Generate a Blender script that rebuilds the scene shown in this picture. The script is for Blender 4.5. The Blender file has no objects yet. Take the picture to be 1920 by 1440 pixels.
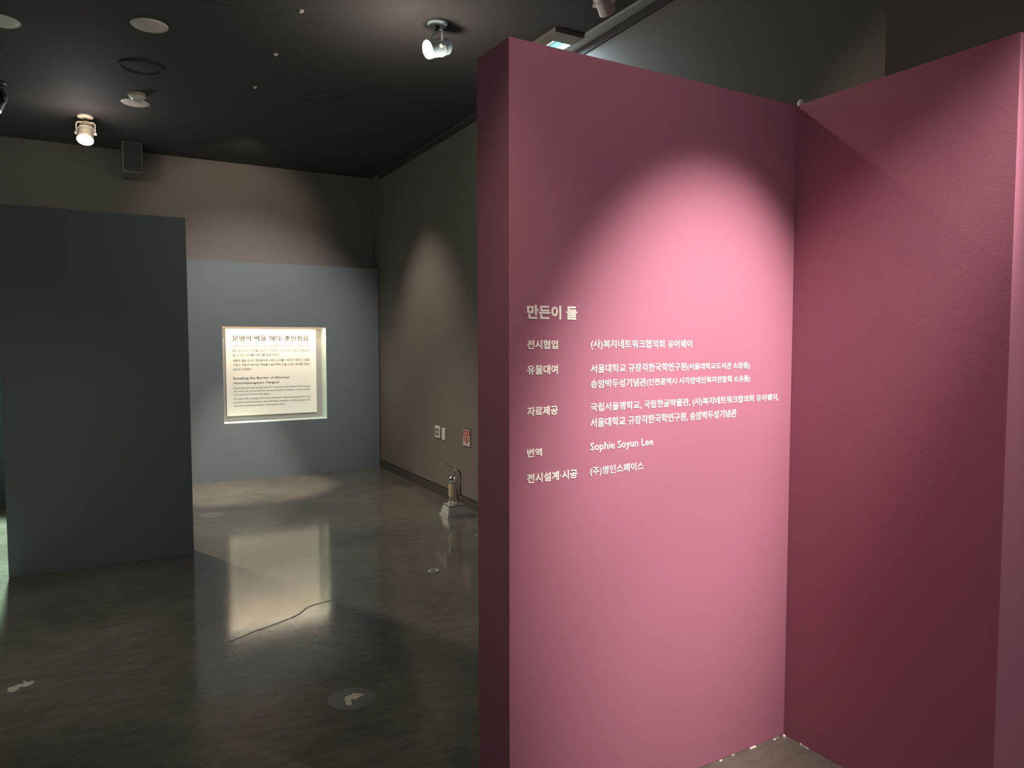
import bpy, bmesh, math, random
from mathutils import Vector, Matrix
random.seed(7)
SC = bpy.context.scene
C = SC.collection
PI = math.pi

# ------------------------------------------------------------------ camera
YAW, PITCH, ROLL, F = .5291, .0572, .0006, 1382.46
cam = bpy.data.cameras.new('camera')
cam.sensor_fit = 'HORIZONTAL'; cam.sensor_width = 36; cam.lens = F / 1920 * 36
cam.clip_start = .05
camo = bpy.data.objects.new('camera', cam); C.objects.link(camo)
fw = Vector((math.sin(YAW)*math.cos(PITCH), math.cos(YAW)*math.cos(PITCH), -math.sin(PITCH)))
rt = Vector((math.cos(YAW), -math.sin(YAW), 0)); dn = fw.cross(rt)
r2 = rt*math.cos(ROLL) + dn*math.sin(ROLL); d2 = -rt*math.sin(ROLL) + dn*math.cos(ROLL)
M = Matrix((r2, -d2, -fw)).transposed().to_4x4(); M.translation = (0, 0, 1.52)
camo.matrix_world = M
SC.camera = camo

# ------------------------------------------------------------------ world, exposure
w = bpy.data.worlds.new('world'); SC.world = w; w.use_nodes = True
bg = w.node_tree.nodes['Background']; bg.inputs[0].default_value = (1, .93, .88, 1); bg.inputs[1].default_value = .32
SC.view_settings.view_transform = 'Standard'; SC.view_settings.look = 'None'
SC.view_settings.exposure = 0; SC.view_settings.gamma = 1; SC.view_settings.use_curve_mapping = False

# ------------------------------------------------------------------ lights (gallery spots and added fills)
def spot(name, loc, aim, power, ang, blend, col, size=.04):
    l = bpy.data.lights.new(name, 'SPOT'); l.energy = power; l.spot_size = math.radians(ang); l.spot_blend = blend
    l.color = col; l.shadow_soft_size = size
    o = bpy.data.objects.new(name, l); C.objects.link(o); o.location = loc
    o.rotation_euler = (Vector(aim) - Vector(loc)).to_track_quat('-Z', 'Y').to_euler(); return o
def point(name, loc, power, col, size=.05):
    l = bpy.data.lights.new(name, 'POINT'); l.energy = power; l.color = col; l.shadow_soft_size = size
    o = bpy.data.objects.new(name, l); C.objects.link(o); o.location = loc; return o
WARM = (1, .88, .74); NEUT = (1, .94, .88)
spot('credits_spot', (2.05, .20, 3.30), (1.84, 1.865, 1.245), 830, 34.6, .95, NEUT, .03)
spot('track_spot_behind_partition', (1.75, 2.9, 3.3), (2.31, 1.2, 1.6), 30, 80, .5, WARM, .03)
spot('case_wall_spot', (1.9, 5.6, 3.35), (1.64, 8.48, 1.35), 400, 60, .8, (1, .97, .93), .03)
spot('case_wall_scallop', (1.5, 7.3, 3.4), (1.5, 8.5, 2.9), 30, 80, .6, WARM, .03)
spot('side_wall_spot', (1.9, 7.0, 3.35), (3.05, 6.9, .9), 110, 70, .9, WARM, .05)
spot('corridor_spot', (.08, 7.38, 3.22), (.85, 5.9, 0), 430, 92, .8, WARM, .04)
spot('mint_spot', (-.46, 6.85, 3.2), (-2.0, 6.1, 0), 3600, 72, .3, (.62, 1, .82), .06)
spot('cross_spot', (1.85, 4.29, 3.27), (-1.2, 3.9, 0), 100, 75, .6, WARM, .05)
spot('alcove_floor_fill', (2.2, .7, 3.35), (1.92, 1.30, 0), 330, 36, .8, NEUT, .04)  # added lamp to brighten the alcove floor
spot('case_floor_fill', (1.5, 7.55, 3.4), (1.45, 7.95, 0), 950, 33, .6, WARM, .03)  # added lamp for the bright floor strip that the case spot would throw
spot('pink_face_fill', (.9, .4, 3.35), (1.30, 1.865, 1.9), 42, 76, 1, NEUT, .05)  # added fill to lift the upper left of the lettered pink face
spot('aisle_fill', (.4, 1.2, 3.35), (1.25, 2.15, 0), 75, 46, 1, WARM, .05)  # added weak lamp for the lighter floor by the partition end
spot('aisle_fill_left', (-.9, 3.2, 3.35), (-.45, 4.1, 0), 110, 40, .9, WARM, .05)  # added weak lamp for a warm floor patch at left
point('cross_glare_fill', (1.82, 4.27, 2.98), 25, (1, .95, .85), .08)  # added point lamp standing in for lens glare around the bright spotlight
point('corridor_fill', (.07, 7.3, 3.18), 9, (1, .93, .9), .08)  # added point lamp lifting the wall and ceiling near the cream spotlight

# ------------------------------------------------------------------ materials
def mat(name, col, rough=.6, metal=0, var=.0, scale=8, bump=0, spec=.5, emit=None, es=0, bscale=None):
    m = bpy.data.materials.new(name); m.use_nodes = True
    nt = m.node_tree; b = nt.nodes['Principled BSDF']
    b.inputs['Roughness'].default_value = rough; b.inputs['Metallic'].default_value = metal
    b.inputs['Specular IOR Level'].default_value = spec
    n = nt.nodes.new('ShaderNodeTexNoise'); n.inputs['Scale'].default_value = scale; n.inputs['Detail'].default_value = 6
    tc = nt.nodes.new('ShaderNodeTexCoord'); nt.links.new(tc.outputs['Object'], n.inputs['Vector'])
    mx = nt.nodes.new('ShaderNodeMix'); mx.data_type = 'RGBA'
    mx.inputs['A'].default_value = (*[c*(1-var) for c in col], 1); mx.inputs['B'].default_value = (*[min(1, c*(1+var)) for c in col], 1)
    nt.links.new(n.outputs['Fac'], mx.inputs['Factor']); nt.links.new(mx.outputs['Result'], b.inputs['Base Color'])
    if bump:
        n2 = nt.nodes.new('ShaderNodeTexNoise'); n2.inputs['Scale'].default_value = bscale or 90; n2.inputs['Detail'].default_value = 4
        nt.links.new(tc.outputs['Object'], n2.inputs['Vector'])
        bp = nt.nodes.new('ShaderNodeBump'); bp.inputs['Strength'].default_value = bump; bp.inputs['Distance'].default_value = .002
        nt.links.new(n2.outputs['Fac'], bp.inputs['Height']); nt.links.new(bp.outputs['Normal'], b.inputs['Normal'])
    if emit:
        b.inputs['Emission Color'].default_value = (*emit, 1); b.inputs['Emission Strength'].default_value = es
    return m
PINK = mat('mauve_pink_paint', (.385, .138, .198), .75, var=.04, scale=2, bump=.12, spec=.25)
TEAL = mat('dark_teal_paint', (.112, .127, .133), .7, var=.05, scale=2, bump=.1, spec=.3)
WALL = mat('brown_black_wall_paint', (.15, .128, .112), .75, var=.08, scale=1.5, bump=.15, spec=.25)
CEIL = mat('black_ceiling_paint', (.05, .043, .042), .8, var=.1, scale=2, spec=.2)
BASE = mat('dark_baseboard_paint', (.06, .05, .042), .4, var=.1, spec=.4)
REVEAL = mat('black_reveal', (.008, .007, .007), .8)
NICHEM = mat('grey_niche_back', (.33, .30, .27), .7, var=.05)
COOL_LIT = mat('cool_lit_reveal', (.66, .80, .72), .55, var=.03)  # cool light on the sill and right jamb put into their colour
PAPER = mat('cream_panel_print', (.84, .79, .68), .8, var=.01, spec=.1)
INK = mat('brown_black_ink', (.014, .009, .006), .8, spec=.02)
VINYL = mat('white_vinyl_lettering', (.97, .91, .82), .5)
WHITE = mat('warm_white_plastic', (.62, .58, .52), .45, var=.04)
DISC = mat('grey_white_disc', (.52, .42, .40), .55, var=.04)
CREAMM = mat('cream_lamp_metal', (.75, .62, .45), .35, var=.03)
BLACK = mat('black_plastic', (.015, .015, .015), .5)
DARKH = mat('dark_hole', (.04, .03, .025), .6)
CHROME = mat('polished_chrome', (.92, .87, .78), .08, 1, spec=.5)
STAND = mat('clear_grey_stand_plastic', (.50, .51, .47), .12, .35, spec=.6)
TAN = mat('tan_paper_label', (.50, .38, .24), .6, var=.15, scale=60)
RED = mat('red_sign_print', (.42, .035, .03), .45)
SIGNW = mat('pinkish_white_sign', (.55, .45, .42), .45)
ALU = mat('aluminium_frame', (.6, .57, .54), .3, .8)
STICK = mat('grey_floor_sticker', (.075, .073, .066), .35, var=.08, scale=20)
FADED = mat('worn_sticker_mark', (.13, .125, .12), .35, var=.3, scale=60)
ARROW = mat('beige_arrow_print', (.33, .29, .22), .45, var=.06)
RUBBER = mat('pale_rubber_ring', (.5, .48, .45), .5)
CHIP = mat('pale_plaster_chip', (.75, .66, .58), .7, var=.1, scale=60)
TRIMM = mat('grey_ceiling_trim', (.30, .29, .29), .6)
TRANS = mat('blue_white_lamp_body', (.42, .50, .50), .4)
LENS1 = mat('lit_lens', (.9, .9, .85), .3, emit=(1, .95, .85), es=28)
CYAN = mat('lit_cyan_diffuser', (.2, .8, .8), .4, emit=(.22, .95, .92), es=1.5)
CYANW = mat('lit_pale_diffuser', (.8, .9, .9), .4, emit=(.72, .97, 1), es=2.2)
LIPM = mat('peach_lip', (.75, .52, .34), .6)
LED = mat('led_strip', (.9, .9, .8), .4, emit=(1, .88, .66), es=38)

def floor_mat():
    m = bpy.data.materials.new('polished_dark_concrete'); m.use_nodes = True
    nt = m.node_tree; b = nt.nodes['Principled BSDF']; N = nt.nodes.new; L = nt.links.new
    tc = N('ShaderNodeTexCoord')
    n1 = N('ShaderNodeTexNoise'); n1.inputs['Scale'].default_value = .9; n1.inputs['Detail'].default_value = 8; n1.inputs['Roughness'].default_value = .62
    n2 = N('ShaderNodeTexNoise'); n2.inputs['Scale'].default_value = 14; n2.inputs['Detail'].default_value = 8; n2.inputs['Roughness'].default_value = .7
    L(tc.outputs['Object'], n1.inputs['Vector'])
    mp = N('ShaderNodeMapping'); mp.inputs['Scale'].default_value = (.55, 1.5, 1); mp.inputs['Rotation'].default_value = (0, 0, .35)
    L(tc.outputs['Object'], mp.inputs['Vector']); L(mp.outputs['Vector'], n2.inputs['Vector'])
    r1 = N('ShaderNodeValToRGB'); r1.color_ramp.elements[0].position = .32; r1.color_ramp.elements[1].position = .72
    r1.color_ramp.elements[0].color = (.058, .053, .043, 1); r1.color_ramp.elements[1].color = (.135, .122, .098, 1)
    L(n1.outputs['Fac'], r1.inputs[0])
    r2 = N('ShaderNodeValToRGB'); r2.color_ramp.elements[0].position = .3; r2.color_ramp.elements[1].position = .75
    r2.color_ramp.elements[0].color = (.72, .72, .72, 1); r2.color_ramp.elements[1].color = (1.25, 1.25, 1.25, 1)
    L(n2.outputs['Fac'], r2.inputs[0])
    mx = N('ShaderNodeMix'); mx.data_type = 'RGBA'; mx.blend_type = 'MULTIPLY'; mx.inputs['Factor'].default_value = 1
    L(r1.outputs[0], mx.inputs['A']); L(r2.outputs[0], mx.inputs['B']); L(mx.outputs['Result'], b.inputs['Base Color'])
    rr = N('ShaderNodeMapRange'); rr.inputs['To Min'].default_value = .06; rr.inputs['To Max'].default_value = .17
    L(n2.outputs['Fac'], rr.inputs['Value']); L(rr.outputs[0], b.inputs['Roughness'])
    b.inputs['Specular IOR Level'].default_value = 1.0
    bp = N('ShaderNodeBump'); bp.inputs['Strength'].default_value = .012; bp.inputs['Distance'].default_value = .002
    n3 = N('ShaderNodeTexNoise'); n3.inputs['Scale'].default_value = 5; n3.inputs['Detail'].default_value = 3
    L(tc.outputs['Object'], n3.inputs['Vector']); L(n3.outputs['Fac'], bp.inputs['Height']); L(bp.outputs['Normal'], b.inputs['Normal'])
    return m
FLOOR = floor_mat()

# ------------------------------------------------------------------ helpers
def link(name, me, m, parent=None):
    o = bpy.data.objects.new(name, me); C.objects.link(o)
    if m: me.materials.append(m)
    if parent: o.parent = parent
    return o
def obj(name, bm, m, parent=None, smooth=False):
    me = bpy.data.meshes.new(name); bmesh.ops.recalc_face_normals(bm, faces=bm.faces); bm.to_mesh(me); bm.free()
    if smooth:
        for p in me.polygons: p.use_smooth = True
        try: me.set_sharp_from_angle(angle=math.radians(35))
        except Exception: pass
    return link(name, me, m, parent)
def thing(name, label, cat, loc=(0, 0, 0), rotz=0, group=None):
    o = bpy.data.objects.new(name, None); C.objects.link(o); o.location = loc; o.rotation_euler = (0, 0, rotz)
    o.empty_display_size = .1
    return tag(o, label, cat, group)
def tag(o, label, cat, group=None):
    o['label'] = label; o['category'] = cat
    if group: o['group'] = group
    return o
def struct(o, label=None):
    o['kind'] = 'structure'
    if label: o['label'] = label
    return o
def box(bm, x0, x1, y0, y1, z0, z1, bev=0):
    r = bmesh.ops.create_cube(bm, size=1)
    for v in r['verts']:
        v.co = Vector(((x0+x1)/2 + v.co.x*(x1-x0), (y0+y1)/2 + v.co.y*(y1-y0), (z0+z1)/2 + v.co.z*(z1-z0)))
    if bev:
        es = list({e for v in r['verts'] for e in v.link_edges})
        bmesh.ops.bevel(bm, geom=es, offset=bev, segments=2, affect='EDGES', profile=.5)
def bxo(name, m, parent, *a, bev=0):
    bm = bmesh.new(); box(bm, *a, bev=bev); return obj(name, bm, m, parent)
def lathe(bm, prof, n=40, mtx=None):
    rings = []
    for r, z in prof:
        if r < 1e-6: rings.append([bm.verts.new((0, 0, z))])
        else: rings.append([bm.verts.new((r*math.cos(2*PI*i/n), r*math.sin(2*PI*i/n), z)) for i in range(n)])
    for a, b in zip(rings, rings[1:]):
        if len(a) == 1 and len(b) == 1: continue
        for i in range(n):
            j = (i+1) % n
            if len(a) == 1: bm.faces.new((a[0], b[i], b[j]))
            elif len(b) == 1: bm.faces.new((a[i], a[j], b[0]))
            else: bm.faces.new((a[i], a[j], b[j], b[i]))
    if mtx is not None:
        vs = [v for r in rings for v in r]; bmesh.ops.transform(bm, matrix=mtx, verts=vs)
def lath(name, prof, m, parent=None, mtx=None, n=40):
    bm = bmesh.new(); lathe(bm, prof, n, mtx); return obj(name, bm, m, parent, True)
def tube(bm, pts, r, n=10):
    pts = [Vector(p) for p in pts]; rings = []
    for i, p in enumerate(pts):
        t = (pts[min(i+1, len(pts)-1)] - pts[max(i-1, 0)]).normalized()
        u = t.cross(Vector((0, 0, 1)));  u = u.normalized() if u.length > 1e-4 else Vector((1, 0, 0))
        v = t.cross(u).normalized()
        rings.append([bm.verts.new(p + r*(u*math.cos(2*PI*k/n) + v*math.sin(2*PI*k/n))) for k in range(n)])
    for a, b in zip(rings, rings[1:]):
        for k in range(n): bm.faces.new((a[k], a[(k+1) % n], b[(k+1) % n], b[k]))
    bm.faces.new(rings[0][::-1]); bm.faces.new(rings[-1])
def prism(bm, pts2, z0, z1):
    a = [bm.verts.new((x, y, z0)) for x, y in pts2]; b = [bm.verts.new((x, y, z1)) for x, y in pts2]
    bm.faces.new(a[::-1]); bm.faces.new(b); n = len(a)
    for i in range(n): bm.faces.new((a[i], a[(i+1) % n], b[(i+1) % n], b[i]))
def aim(d):  # matrix whose +Z looks along d
    return Vector(d).normalized().to_track_quat('Z', 'Y').to_matrix().to_4x4()
def lettering(name, s, x0, x1, y, z0, z1, m, parent, bold=0, th=.0012, shear=0, facing='-Y', serif=False):
    cu = bpy.data.curves.new(name, 'FONT'); cu.body = s; cu.offset = bold; cu.resolution_u = 2; cu.shear = shear
    cu.extrude = .01
    t = bpy.data.objects.new('tmp_text', cu); C.objects.link(t)
    dg = bpy.context.evaluated_depsgraph_get(); dg.update()
    me = bpy.data.meshes.new_from_object(t.evaluated_get(dg)); bpy.data.objects.remove(t); bpy.data.curves.remove(cu)
    xs = [v.co.x for v in me.vertices]; ys = [v.co.y for v in me.vertices]
    ax, bx, ay, by = min(xs), max(xs), min(ys), max(ys)
    for v in me.vertices:
        u = (v.co.x-ax)/(bx-ax); q = (v.co.y-ay)/(by-ay); d = .5 + v.co.z/.02
        if facing == '-Y': v.co = Vector((x0+u*(x1-x0), y-.0002-d*th, z0+q*(z1-z0)))
        else: v.co = Vector((y-.0002-d*th, x0+u*(x1-x0), z0+q*(z1-z0)))   # faces -X; x runs along -Y when x1<x0
    me.materials.clear()
    return link(name, me, m, parent)

# ------------------------------------------------------------------ the room
struct(bxo('floor', FLOOR, None, -4.5, 6.5, -2.6, 9.0, -.12, 0))
struct(bxo('ceiling', CEIL, None, -4.5, 6.5, -2.6, 9.0, 3.5, 3.62))
struct(bxo('wall_back', WALL, None, -4.5, 3.4, 8.72, 9.0, 0, 3.5))
# side wall: a run at a slight angle, its near end turns the corner to the right
def wallx(y): return 2.96 + (y-4.1)*.034
bm = bmesh.new(); prism(bm, [(wallx(1.9), 1.9), (6.5, 1.9), (6.5, 8.72), (wallx(8.72), 8.72)], 0, 3.5)
wr = struct(obj('wall_right', bm, WALL))
struct(bxo('wall_left', WALL, None, -4.5, -4.3, -2.6, 8.72, 0, 3.5))
# baseboard with a black shadow gap over it
bm = bmesh.new(); prism(bm, [(wallx(2.1)-.006, 2.1), (wallx(2.1)+.02, 2.1), (wallx(8.47)+.02, 8.47), (wallx(8.47)-.006, 8.47)], 0, .085)
bb = struct(obj('baseboard_right', bm, BASE))
bm = bmesh.new(); prism(bm, [(wallx(2.1)-.003, 2.1), (wallx(2.1)+.02, 2.1), (wallx(8.47)+.02, 8.47), (wallx(8.47)-.003, 8.47)], .085, .098)
obj('shadow_gap', bm, REVEAL, bb)
# ceiling trim along the side wall and the darker band under it
struct(bxo('trim_1', TRIMM, None, 2.858, 2.975, 1.9, 4.9, 3.485, 3.5))
bm = bmesh.new(); prism(bm, [(wallx(1.95)-.012, 1.95), (wallx(1.95)+.02, 1.95), (wallx(8.4)+.02, 8.4), (wallx(8.4)-.012, 8.4)], 3.43, 3.485)
struct(obj('trim_2', bm, CEIL))
# thin shallow joints across the ceiling
struct(bxo('trim_3', CEIL, None, -4.3, 2.84, 4.70, 4.715, 3.497, 3.5))

# ------------------------------------------------------------------ partitions
H = 2.39
pa = thing('exhibition_partition', 'tall pink partition carrying the white credits lettering', 'partition', (1.081, 1.865, 0))
pa_p = bxo('panel', PINK, pa, 0, 1.43, 0, .198, 0, H, bev=.0015)
pb = thing('exhibition_partition', 'blank mauve partition meeting the lettered one at a corner, right edge of view', 'partition', (2.31, 1.112, 0))
bxo('panel', PINK, pb, 0, .2, 0, .7528, 0, H, bev=.0015)
pd = thing('exhibition_partition', 'free standing dark teal partition on the left, blank and unlit', 'partition', (-.44, 5.652, 0))
bxo('panel', TEAL, pd, 0, 1.101, 0, .16, 0, 2.386, bev=.002)

# back partition with the display opening
YB = 8.479; X0, X1 = -3.9, 3.1
wx0, wx1, wz0, wz1 = 1.329, 2.460, .630, 1.688
pe = thing('case_partition', 'dark teal end partition with a lit square display opening', 'partition', (0, YB, 0))
bm = bmesh.new()
for a in ((X0, wx0, 0, H), (wx1, X1, 0, H), (wx0, wx1, 0, wz0), (wx0, wx1, wz1, H)):
    box(bm, a[0], a[1], 0, .235, a[2], a[3])
obj('panel', bm, TEAL, pe)
e = .004
bxo('reveal', COOL_LIT, pe, wx0, wx1, .001, .205, wz0-.02, wz0+.0005)['label'] = 'sill of the opening, tinted mint as if lit cool'
bxo('reveal', COOL_LIT, pe, wx1-.0005, wx1+.02, .001, .205, wz0, wz1)['label'] = 'right jamb of the opening, tinted mint as if lit cool'
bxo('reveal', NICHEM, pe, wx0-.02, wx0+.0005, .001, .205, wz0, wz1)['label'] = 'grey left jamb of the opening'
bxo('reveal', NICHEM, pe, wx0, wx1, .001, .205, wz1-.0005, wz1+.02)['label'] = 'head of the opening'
bxo('niche_back', NICHEM, pe, wx0-.02, wx1+.02, .2, .23, wz0-.02, wz1+.02)
bxo('lip', LIPM, pe, wx0, wx1, .002, .008, wz1-.016, wz1)['label'] = 'thin peach lip hiding the light strip'
bxo('light_strip', LED, pe, wx0+.02, wx1-.02, .014, .044, wz1-.012, wz1-.002)

# text board inside
po = thing('text_board', 'cream text board with brown Korean and English text in the lit opening', 'sign', (0, 8.65, 0))
bxo('board', PAPER, po, 1.387, 2.389, 0, .024, .694, 1.666, bev=.001)
T = [('문맹의 벽을 깨다: 훈민정음', 1.459, 2.306, 1.528, 1.589, .018),
('세종은 당시 시대가 원하는 유교적 문화국가의 이상적인 군주였으며,', 1.460, 2.307, 1.458, 1.484, 0),
('동시에 시대의 시련을 감당한 군주였다. 그는 모든 사람이 사람답게', 1.460, 2.312, 1.408, 1.436, 0),
('살 수 있는 나라를 이루기를 염원하였다.', 1.460, 1.966, 1.359, 1.387, 0),
('세종은 글을 모르는 백성들에게 사람의 도리를 가르치기 위해서 그림을', 1.460, 2.311, 1.298, 1.326, 0),
('그렸고, 마침내 어리석은 백성들도 쉽게 배우고 쓸 수 있는 문자를 만들어', 1.460, 2.312, 1.248, 1.276, 0),
('내는데 이르렀다.', 1.460, 1.665, 1.200, 1.227, 0),
('Breaking the Barrier of Illiteracy:', 1.461, 2.081, 1.093, 1.128, .006),
('Hunminjeongeum, Hangeul', 1.461, 1.962, 1.040, 1.074, .006),
('King Sejong was both an ideal ruler of a Confucian cultural state and a visionary', 1.460, 2.313, .991, 1.015, 0),
('who drove his era forward. He devoted himself to building a country where', 1.460, 2.312, .954, .978, 0),
('every person could live with dignity.', 1.460, 1.855, .918, .941, 0),
('To teach the principles of human conduct to illiterate people, the King', 1.459, 2.314, .869, .893, 0),
('commissioned illustrations and ultimately invented a writing system that', 1.459, 2.314, .830, .854, 0),
('even the uneducated people could easily master.', 1.459, 2.023, .792, .815, 0)]
for s, a, b, z0, z1, bo in T:
    lettering('text_line', s, a, b, 0, z0, z1, INK, po, bo, .0008, shear=.25 if s.startswith('Hun') else 0)

# credits lettering on the pink partition (parts of that partition)
K = [('만든이 들', 1.142, 1.322, 1.587, 1.629, .030), ('전시협업', 1.142, 1.251, 1.498, 1.525, .020),
('(사)복지네트워크협의회 유어웨이', 1.375, 1.801, 1.495, 1.526, .008), ('유물대여', 1.142, 1.251, 1.422, 1.450, .020),
('서울대학교 규장각한국학연구원', 1.375, 1.775, 1.422, 1.449, .008), ('(서울대학교도서관 소장품)', 1.780, 2.083, 1.420, 1.446, .008),
('송암박두성기념관', 1.375, 1.599, 1.374, 1.401, .008), ('(인천광역시 시각장애인복지연합회 소유품)', 1.602, 2.087, 1.372, 1.399, .008),
('자료제공', 1.142, 1.251, 1.298, 1.326, .020), ('국립서울맹학교, 국립한글박물관, (사)복지네트워크협의회 유어웨이,', 1.375, 2.240, 1.297, 1.327, .008),
('서울대학교 규장각한국학연구원, 송암박두성기념관', 1.375, 2.020, 1.249, 1.279, .008), ('번역', 1.142, 1.194, 1.174, 1.200, .020),
('Sophie Soyun Lee', 1.375, 1.632, 1.170, 1.202, .007), ('전시설계·시공', 1.142, 1.325, 1.096, 1.124, .020),
('(주)영인스페이스', 1.375, 1.592, 1.094, 1.125, .008)]
for i, (s, a, b, z0, z1, bo) in enumerate(K):
    o = lettering('lettering', s, a-1.081, b-1.081, 0, z0, z1, VINYL, pa, bo, .0012)
    if i == 0: o['label'] = 'larger white heading of the credits'

# pale plaster chips left along the foot of the pink partition
bm = bmesh.new()
for x, y, sx, sy, sz in [(2.296, 1.852, .008, .006, .010), (2.25, 1.858, .010, .003, .004), (2.13, 1.859, .022, .003, .006), (2.03, 1.861, .012, .002, .003),
                         (1.965, 1.858, .009, .003, .004), (2.303, 1.78, .003, .006, .006), (2.304, 1.76, .002, .012, .004), (2.27, 1.861, .004, .002, .004)]:
    sx *= .65; sy *= .8; sz *= .8
    box(bm, x-sx, x+sx, y-sy, y+sy, 0.0, sz)
    for v in bm.verts[-8:]: v.co += Vector((random.uniform(-.4, .4)*sx, random.uniform(-.4, .4)*sy, random.uniform(-.3, .1)*sz if v.co.z > .001 else 0))
cm = obj('plaster_chips', bm, CHIP); tag(cm, 'pale plaster flecks along the foot of the two pink partitions', 'debris'); cm['kind'] = 'stuff'

# crumpled white clip on top of the inner corner
bm = bmesh.new()
prism(bm, [(0, 0), (.028, -.004), (.030, .018), (.004, .016)], 0, .003)
prism(bm, [(.002, .002), (.014, .000), (.017, .010), (.006, .012)], .003, .020)
prism(bm, [(.010, .004), (.026, .002), (.024, .008), (.012, .009)], .010, .028)
cl = obj('corner_clip', bm, WHITE); cl.location = (2.325, 1.868, H)
tag(cl, 'tiny crumpled white clip on top of the pink partition corner', 'clip')

# ------------------------------------------------------------------ ceiling things
for i, (x, y, lab) in enumerate([(-.368, 5.619, 'round white ceiling disc cut by the left edge of the photo'), (.432, 5.232, 'round white ceiling disc in front of the dark ring, above the lit cream spotlight'),
                    (.453, 6.947, 'round white ceiling disc just behind the smoke detector')]):
    t = thing('ceiling_disc', lab, 'cover plate', (x, y, 3.5), 0, 'round white discs on the black ceiling')
    lath('plate', [(0, -.010), (.092, -.010), (.098, -.007), (.10, 0)], DISC, t)
    lath('rim', [(.101, 0), (.108, 0), (.108, -.005), (.104, -.009), (.1, -.009)], WHITE, t)
t = thing('smoke_detector', 'white smoke detector hanging in front of the farther ceiling disc', 'detector', (.451, 6.705, 3.5))
lath('base', [(.066, 0), (.068, -.010), (.066, -.024), (.058, -.026), (0, -.026)], DISC, t)
lath('sensor_cone', [(.056, -.0265), (.052, -.036), (.034, -.050), (.030, -.066), (.024, -.072), (0, -.073)], WHITE, t)
for x, y, r, lab in [(.439, 6.037, .15, 'dark round ceiling speaker ring between two white discs'), (1.769, 6.088, .14, 'dark round ceiling speaker ring right of the small sprinklers')]:
    t = thing('ceiling_speaker', lab, 'speaker', (x, y, 3.5), 0, 'dark round speakers flush in the ceiling')
    lath('rim', [(r, 0), (r, -.010), (r-.012, -.014), (r-.022, -.008), (r-.024, -.002)], CEIL, t)
    lath('grille', [(0, -.006), (r*.45, -.007), (r-.026, -.003)], CEIL, t)
for x, y, lab in [(1.201, 4.551, 'small white sprinkler in the black ceiling, nearest of the three'), (1.221, 5.308, 'small white sprinkler in the black ceiling, middle of the three'), (1.232, 6.065, 'small white sprinkler in the black ceiling, farthest of the three')]:
    t = thing('sprinkler_head', lab, 'sprinkler', (x, y, 3.5), 0, 'row of small sprinklers in the ceiling')
    lath('escutcheon', [(0, -.004), (.012, -.005), (.016, 0)], DISC, t)
    lath('nozzle', [(.006, -.005), (.006, -.008), (.010, -.009), (.010, -.011), (0, -.012)], WHITE, t, n=16)

def track_lamp(loc, pivot, d, label, bodym, ring, lens, R=.062, Lb=.15, lit=True):
    """ceiling spotlight: canopy at loc, yoke down to pivot, can pointing along d"""
    t = thing('spotlight', label, 'spotlight', loc, 0, 'spotlights on the black ceiling')
    P = Vector(pivot) - Vector(loc)
    lath('canopy', [(0, 0), (.062, 0), (.064, -.012), (.058, -.020), (0, -.021)], bodym, t)
    bm = bmesh.new(); tube(bm, [(0, 0, -.02), (P.x*.35, P.y*.35, P.z*.35)], .013, 14); obj('stem', bm, BLACK if lit else bodym, t, True)
    A = Vector(d).normalized(); side = A.cross(Vector((0, 0, 1))).normalized()
    top = Vector((P.x*.35, P.y*.35, P.z*.35))
    bm = bmesh.new()
    for s in (-1, 1):
        q = P + side*s*(R+.006)
        tube(bm, [top, top + side*s*(R+.010)*.8 + Vector((0, 0, -.004)), top + side*s*(R+.006) + Vector((0, 0, -.018)), q], .006, 8)
    obj('yoke', bm, bodym, t, True)
    for s in (-1, 1):
        q = P + side*s*(R+.003)
        m2 = Matrix.Translation(q) @ aim(side*s)
        lath('knob', [(0, -.008), (.013, -.008), (.014, .012), (.010, .016), (0, .016)], ring, t, m2, 18)
    mt = Matrix.Translation(P) @ aim(A)
    b = lath('can', [(0, -Lb*.62), (R*.62, -Lb*.62), (R*.86, -Lb*.52), (R*.9, -Lb*.3), (R*.95, -Lb*.28), (R*.95, Lb*.3), (R, Lb*.32), (R, Lb*.46), (R*.93, Lb*.46), (R*.9, Lb*.38)], bodym, t, mt)
    lath('cooling_fin', [(R*.96, -Lb*.2), (R*1.0, -Lb*.2), (R*1.0, -Lb*.17), (R*.96, -Lb*.17)], ring, b, mt)
    lath('lens', [(0, Lb*.42), (R*.55, Lb*.415), (R*.93, Lb*.40)], lens, t, mt)
    return t
track_lamp((.097, 7.572, 3.5), (.097, 7.56, 3.345), (-.10, -.50, -.86), 'lit cream spotlight on the ceiling above the dark teal partition', CREAMM, WHITE, LENS1, .067, .17)
track_lamp((1.973, 4.29, 3.5), (1.975, 4.305, 3.35), (-.93, -.12, -.34), 'brightest lit spotlight beside the pink partition top, pointing left', TRANS, WHITE, LENS1, .056, .155)
track_lamp((-.49, 6.937, 3.5), (-.50, 6.95, 3.35), (-.35, -.35, -.9), 'dark spotlight cut by the left edge of the photo', BLACK, BLACK, LENS1, .06, .15)
track_lamp((2.60, 3.44, 3.5), (2.61, 3.43, 3.43), (.7, .35, -.55), 'unlit beige spotlight at the top edge of the photo near the cyan ceiling light', DISC, WHITE, WHITE, .05, .12, lit=False)

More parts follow.
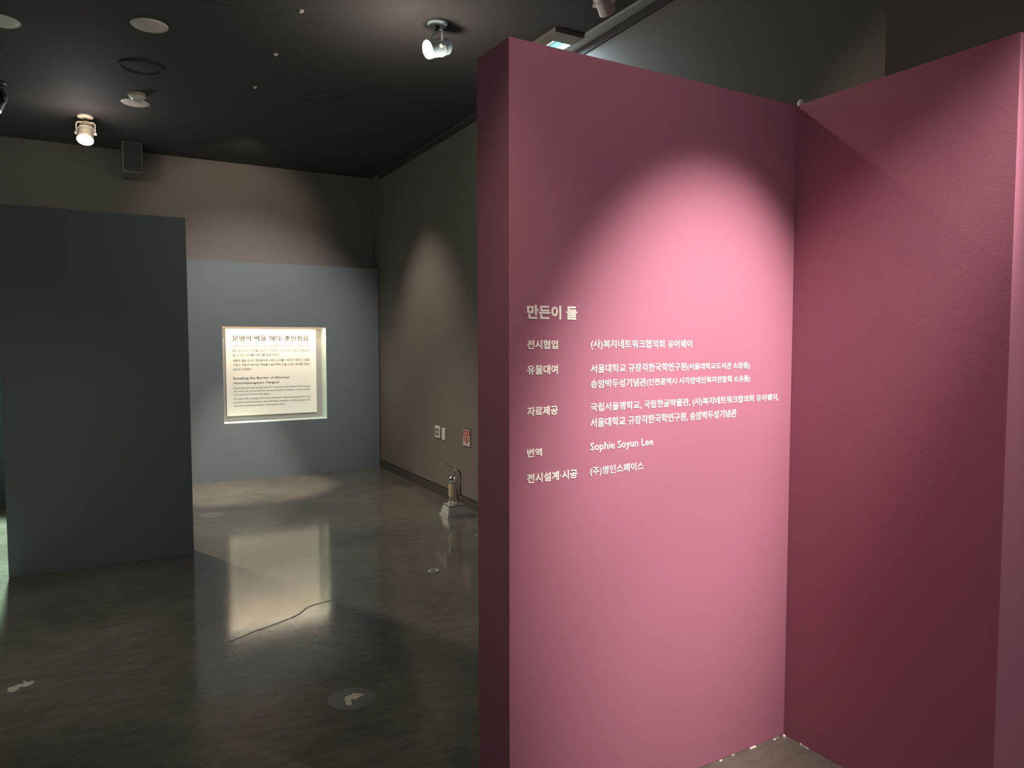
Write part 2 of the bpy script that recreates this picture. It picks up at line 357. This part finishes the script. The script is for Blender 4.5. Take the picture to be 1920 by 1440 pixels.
# cyan light box in the ceiling next to the side wall
t = thing('ceiling_light_box', 'cyan lit rectangular light box at the ceiling above the pink partition', 'light', (2.64, 3.97, 3.5))
bm = bmesh.new()
for a in ((0, .07, 0, .62), (.07, .218, 0, .13), (.07, .218, .46, .62)): box(bm, a[0], a[1], a[2], a[3], -.03, 0)
obj('housing', bm, WALL, t)
bxo('diffuser', CYAN, t, .1, .165, .13, .46, -.022, -.008)
bxo('diffuser', CYANW, t, .167, .217, .13, .46, -.022, -.008)['label'] = 'pale blue white part of the lit face'
bxo('edge_strip', CYANW, t, .071, .092, .13, .46, -.024, -.008)
bxo('divider', BLACK, t, .092, .1, .13, .46, -.026, -.004)
al = bpy.data.lights.new('light_box_glow', 'AREA'); al.shape = 'RECTANGLE'; al.size = .12; al.size_y = .3; al.energy = 14; al.color = (.6, .85, 1)
ao = bpy.data.objects.new('light_box_glow', al); C.objects.link(ao); ao.location = (2.79, 4.26, 3.462)

# black box speaker high on the back wall
t = thing('wall_speaker', 'black box speaker high under the ceiling beside the lit cream spotlight', 'speaker', (.50, 8.3, 3.2))
bxo('cabinet', WALL, t, -.09, .09, 0, .30, 0, .298, bev=.006)
bxo('grille', CEIL, t, -.078, .078, -.008, .001, .012, .286, bev=.003)

# ------------------------------------------------------------------ side wall things (built in a frame whose -X looks into the room)
ang = -math.atan(.034)
def side_thing(name, label, cat, y, z, group=None):
    return thing(name, label, cat, (wallx(y), y, z), ang, group)
t = side_thing('socket_plate', 'wide white socket plate with four dark holes on the side wall', 'wall plate', 6.66, .628)
bxo('plate', WHITE, t, -.012, 0, -.062, .062, -.058, .058, bev=.003)
for i, (yy, zz, m) in enumerate([(.028, .020, BLACK), (-.022, .018, BLACK), (.024, -.022, DARKH), (-.022, -.020, DARKH)]):
    bxo('socket', m, t, -.014, -.011, yy-.014, yy+.014, zz-.016, zz+.014, bev=.002)
t = side_thing('switch_plate', 'narrow blank white wall plate right of the socket plate', 'wall plate', 6.51, .622)
bxo('plate', WHITE, t, -.012, 0, -.038, .038, -.058, .058, bev=.003)
bxo('rocker', WHITE, t, -.0145, -.011, -.018, .018, -.036, .036, bev=.001)

t = side_thing('extinguisher_sign', 'small red and white framed fire extinguisher sign on the side wall', 'sign', 5.985, .648)
hw, hh = .073, .078
bxo('board', SIGNW, t, -.006, 0, -hw, hw, -hh, hh)
bxo('backing', DARKH, t, -.003, .003, -hw-.012, hw+.004, -hh-.006, hh+.006)
bm = bmesh.new()
box(bm, -.010, -.002, -hw, hw, hh-.004, hh); box(bm, -.010, -.002, -hw, hw, -hh, -hh+.004)
box(bm, -.009, -.002, -hw, hw, hh-.016, hh-.012)
obj('frame_lines', bm, ALU, t)['kind'] = 'stuff'
bxo('red_band', RED, t, -.0072, -.005, -hw+.004, hw-.004, .016, hh-.017)
bm = bmesh.new(); pts = [(-.016, .018), (.016, .018), (.016, -.028), (.030, -.028), (0, -.066), (-.030, -.028), (-.016, -.028)]
a = [bm.verts.new((-.0074, p, q)) for p, q in pts]; b_ = [bm.verts.new((-.0055, p, q)) for p, q in pts]
bm.faces.new(a); bm.faces.new(b_[::-1])
for i in range(len(pts)): bm.faces.new((a[i], a[(i+1) % 7], b_[(i+1) % 7], b_[i]))
obj('arrow', bm, RED, t)
for s in (-1, 1):
    bm = bmesh.new()
    box(bm, -.0076, -.0055, s*.048-.009, s*.048+.009, -.036, .004, bev=.0009)
    obj('pictogram', bm, mat('dark_red_pictogram', (.10, .045, .04), .5), t)
lettering('lettering', '소화기', .055, -.055, -.0074, .026, .052, SIGNW, t, .02, .001, facing='-X')

# ------------------------------------------------------------------ fire extinguisher
t = thing('fire_extinguisher', 'small chrome fire extinguisher standing on a clear grey pedestal by the side wall', 'fire extinguisher', (2.795, 5.79, .101), 0)
lath('cylinder', [(0, .003), (.044, .003), (.047, .008), (.047, .205), (.045, .222), (.038, .236), (.026, .246), (.018, .250), (0, .250)], CHROME, t, n=56)
lath('foot_ring', [(.048, 0), (.050, .002), (.050, .010), (.048, .012)], CHROME, t)
bm = bmesh.new(); nseg = 14; R_ = .0481
va = []
for i in range(nseg+1):
    a = math.radians(150 + 92*i/nseg)
    va.append([bm.verts.new((R_*math.cos(a), R_*math.sin(a), z)) for z in (.070, .180)])
for i in range(nseg): bm.faces.new((va[i][0], va[i+1][0], va[i+1][1], va[i][1]))
obj('label', bm, TAN, t, True)
lath('valve', [(.018, .250), (.018, .262), (.013, .264), (.013, .292), (.017, .294), (.017, .308), (0, .309)], CHROME, t, n=24)
bm = bmesh.new(); box(bm, -.070, .052, -.009, .009, .296, .303, bev=.002); box(bm, .02, .075, -.011, .011, .290, .306, bev=.003)
obj('carry_handle', bm, CHROME, t)
bm = bmesh.new(); tube(bm, [(.012, 0, .308), (-.02, 0, .326), (-.058, 0, .350)], .005, 10); tube(bm, [(-.058, -.006, .350), (-.066, .006, .356)], .009, 10)
obj('squeeze_lever', bm, CHROME, t, True)
bm = bmesh.new(); tube(bm, [(.017, 0, .300), (.040, -.005, .294), (.056, -.008, .270), (.060, -.010, .23), (.059, -.010, .14), (.058, -.010, .07), (.058, -.010, .05)], .006, 10)
obj('hose', bm, BLACK, t, True)
m2 = Matrix.Translation((.059, -.012, .055)); lath('nozzle', [(0, -.014), (.009, -.014), (.007, .012), (0, .013)], CHROME, t, m2, 14)
lath('gauge', [(0, 0), (.012, 0), (.013, .006), (0, .008)], WHITE, t, Matrix.Translation((0, -.017, .300)) @ aim((0, -1, 0)), 18)

t = thing('extinguisher_stand', 'clear grey tapered pedestal under the chrome fire extinguisher', 'stand', (2.795, 5.79, 0), math.radians(-4))
def frus(bm, a0, a1, z0, z1):
    v0 = [bm.verts.new((x*a0, y*a0, z0)) for x, y in ((-1, -1), (1, -1), (1, 1), (-1, 1))]
    v1 = [bm.verts.new((x*a1, y*a1, z1)) for x, y in ((-1, -1), (1, -1), (1, 1), (-1, 1))]
    bm.faces.new(v0[::-1]); bm.faces.new(v1)
    for i in range(4): bm.faces.new((v0[i], v0[(i+1) % 4], v1[(i+1) % 4], v1[i]))
bm = bmesh.new(); frus(bm, .094, .074, .014, .092)
bmesh.ops.bevel(bm, geom=list(bm.edges), offset=.006, segments=3, affect='EDGES'); obj('body', bm, STAND, t, True)
bm = bmesh.new(); frus(bm, .101, .099, 0, .014); obj('flange', bm, STAND, t)
bm = bmesh.new(); frus(bm, .073, .073, .092, .099); bmesh.ops.bevel(bm, geom=list(bm.edges), offset=.002, segments=2, affect='EDGES'); obj('top_plate', bm, STAND, t)
bxo('rim', CHROME, t, -.076, .076, -.077, -.073, .094, .101); bxo('rim', CHROME, t, -.077, -.073, -.076, .076, .094, .101)

# ------------------------------------------------------------------ floor things
t = thing('floor_sticker', 'grey round floor sticker with a beige bent arrow', 'sticker', (.955, 2.992, 0), math.radians(0))
lath('disc', [(.1, .0002), (.1, .0010), (0, .0011)], STICK, t, n=64)
bm = bmesh.new()
# bent arrow: a short shaft that turns right into the head
pts = [(-0.039, -0.053), (-0.015, -0.054), (-0.011, -0.035), (-0.006, -0.011), (0.001, -0.006), (0.006, -0.011), (0.005, -0.022), (0.06, 0.006), (0.017, 0.046), (0.014, 0.032), (0.003, 0.03), (-0.013, 0.029), (-0.027, 0.017)]
prism(bm, pts, .0011, .0018)
obj('arrow', bm, ARROW, t)

lo = lath('floor_ring', [(.024, .0005), (.034, .0005), (.036, .003), (.034, .006), (.026, .006), (.024, .003), (.024, .0005)], RUBBER, None)
lo.location = (1.981, 4.42, 0); tag(lo, 'small pale rubber ring lying on the bare floor', 'ring')
def mark(name, x, y, rx, ry, rot, m, label, cat, jag=.0):
    bm = bmesh.new(); n = 40
    pts = [((rx*(1+random.uniform(-jag, jag)))*math.cos(2*PI*i/n), (ry*(1+random.uniform(-jag, jag)))*math.sin(2*PI*i/n)) for i in range(n)]
    prism(bm, pts, .0002, .0008); o = obj(name, bm, m); o.location = (x, y, 0); o.rotation_euler = (0, 0, rot); tag(o, label, cat); return o
mark('worn_floor_sticker', .958, 6.858, .11, .11, 0, FADED, 'faded blank round sticker on the floor next to the dark teal partition', 'sticker')
mark('worn_floor_sticker', 1.941, 5.703, .14, .10, .5, STICK, 'rough worn sticker patch on the floor below the display opening', 'sticker', .25)
mark('tape_scrap', 2.66, 5.09, .065, .022, 1.0, FADED, 'pale tape scrap on the floor against the pink partition end', 'tape', .3)
bm = bmesh.new()
prism(bm, [(-.062, -.012), (-.045, -.026), (-.018, -.020), (-.004, -.006), (.020, -.014), (.050, -.004), (.062, .010), (.046, .012), (.034, .010), (.026, .012), (.012, .026), (.010, .008), (-.010, .010), (-.034, .004), (-.058, .004)], .0002, .0014)
o = obj('glue_residue', bm, mat('pale_glue', (.34, .33, .29), .5, var=.2, scale=40)); o.location = (-.270, 3.848, 0); o.rotation_euler = (0, 0, .1); o.scale = (.85, 2.1, 1)
tag(o, 'pale glue smear on the floor at the lower left', 'stain')

# crack in the floor: a dark open line with a raised pale lip
cp = [(.60, 3.885), (.68, 3.925), (.756, 3.972), (.80, 3.985), (.87, 4.018), (.93, 4.045), (.965, 4.062), (1.01, 4.090), (1.046, 4.135), (1.085, 4.180), (1.14, 4.205), (1.20, 4.215), (1.28, 4.236), (1.34, 4.25)]
for nm, off, wd, zz, m in (('crack', 0, .0045, .0008, REVEAL), ('crack_lip', -.008, .0038, .0030, mat('pale_concrete_lip', (.30, .27, .22), .35))):
    bm = bmesh.new(); L_ = []
    pp = []
    for (a, b), (c_, d_) in zip(cp, cp[1:]):
        for k in range(4):
            f = k/4; pp.append((a+(c_-a)*f+random.uniform(-.004, .004), b+(d_-b)*f+random.uniform(-.004, .004)))
    random.seed(11)
    n = len(pp)
    for i, (x, y) in enumerate(pp):
        wloc = wd*math.sin(PI*min(1, max(.08, i/n)))**.5
        L_.append([bm.verts.new((x, y+off-wloc, .0003)), bm.verts.new((x, y+off, zz)), bm.verts.new((x, y+off+wloc, .0003))])
    for a, b in zip(L_, L_[1:]):
        bm.faces.new((a[0], b[0], b[1], a[1])); bm.faces.new((a[1], b[1], b[2], a[2]))
    obj(nm, bm, m, bpy.data.objects['floor']); random.seed(7)
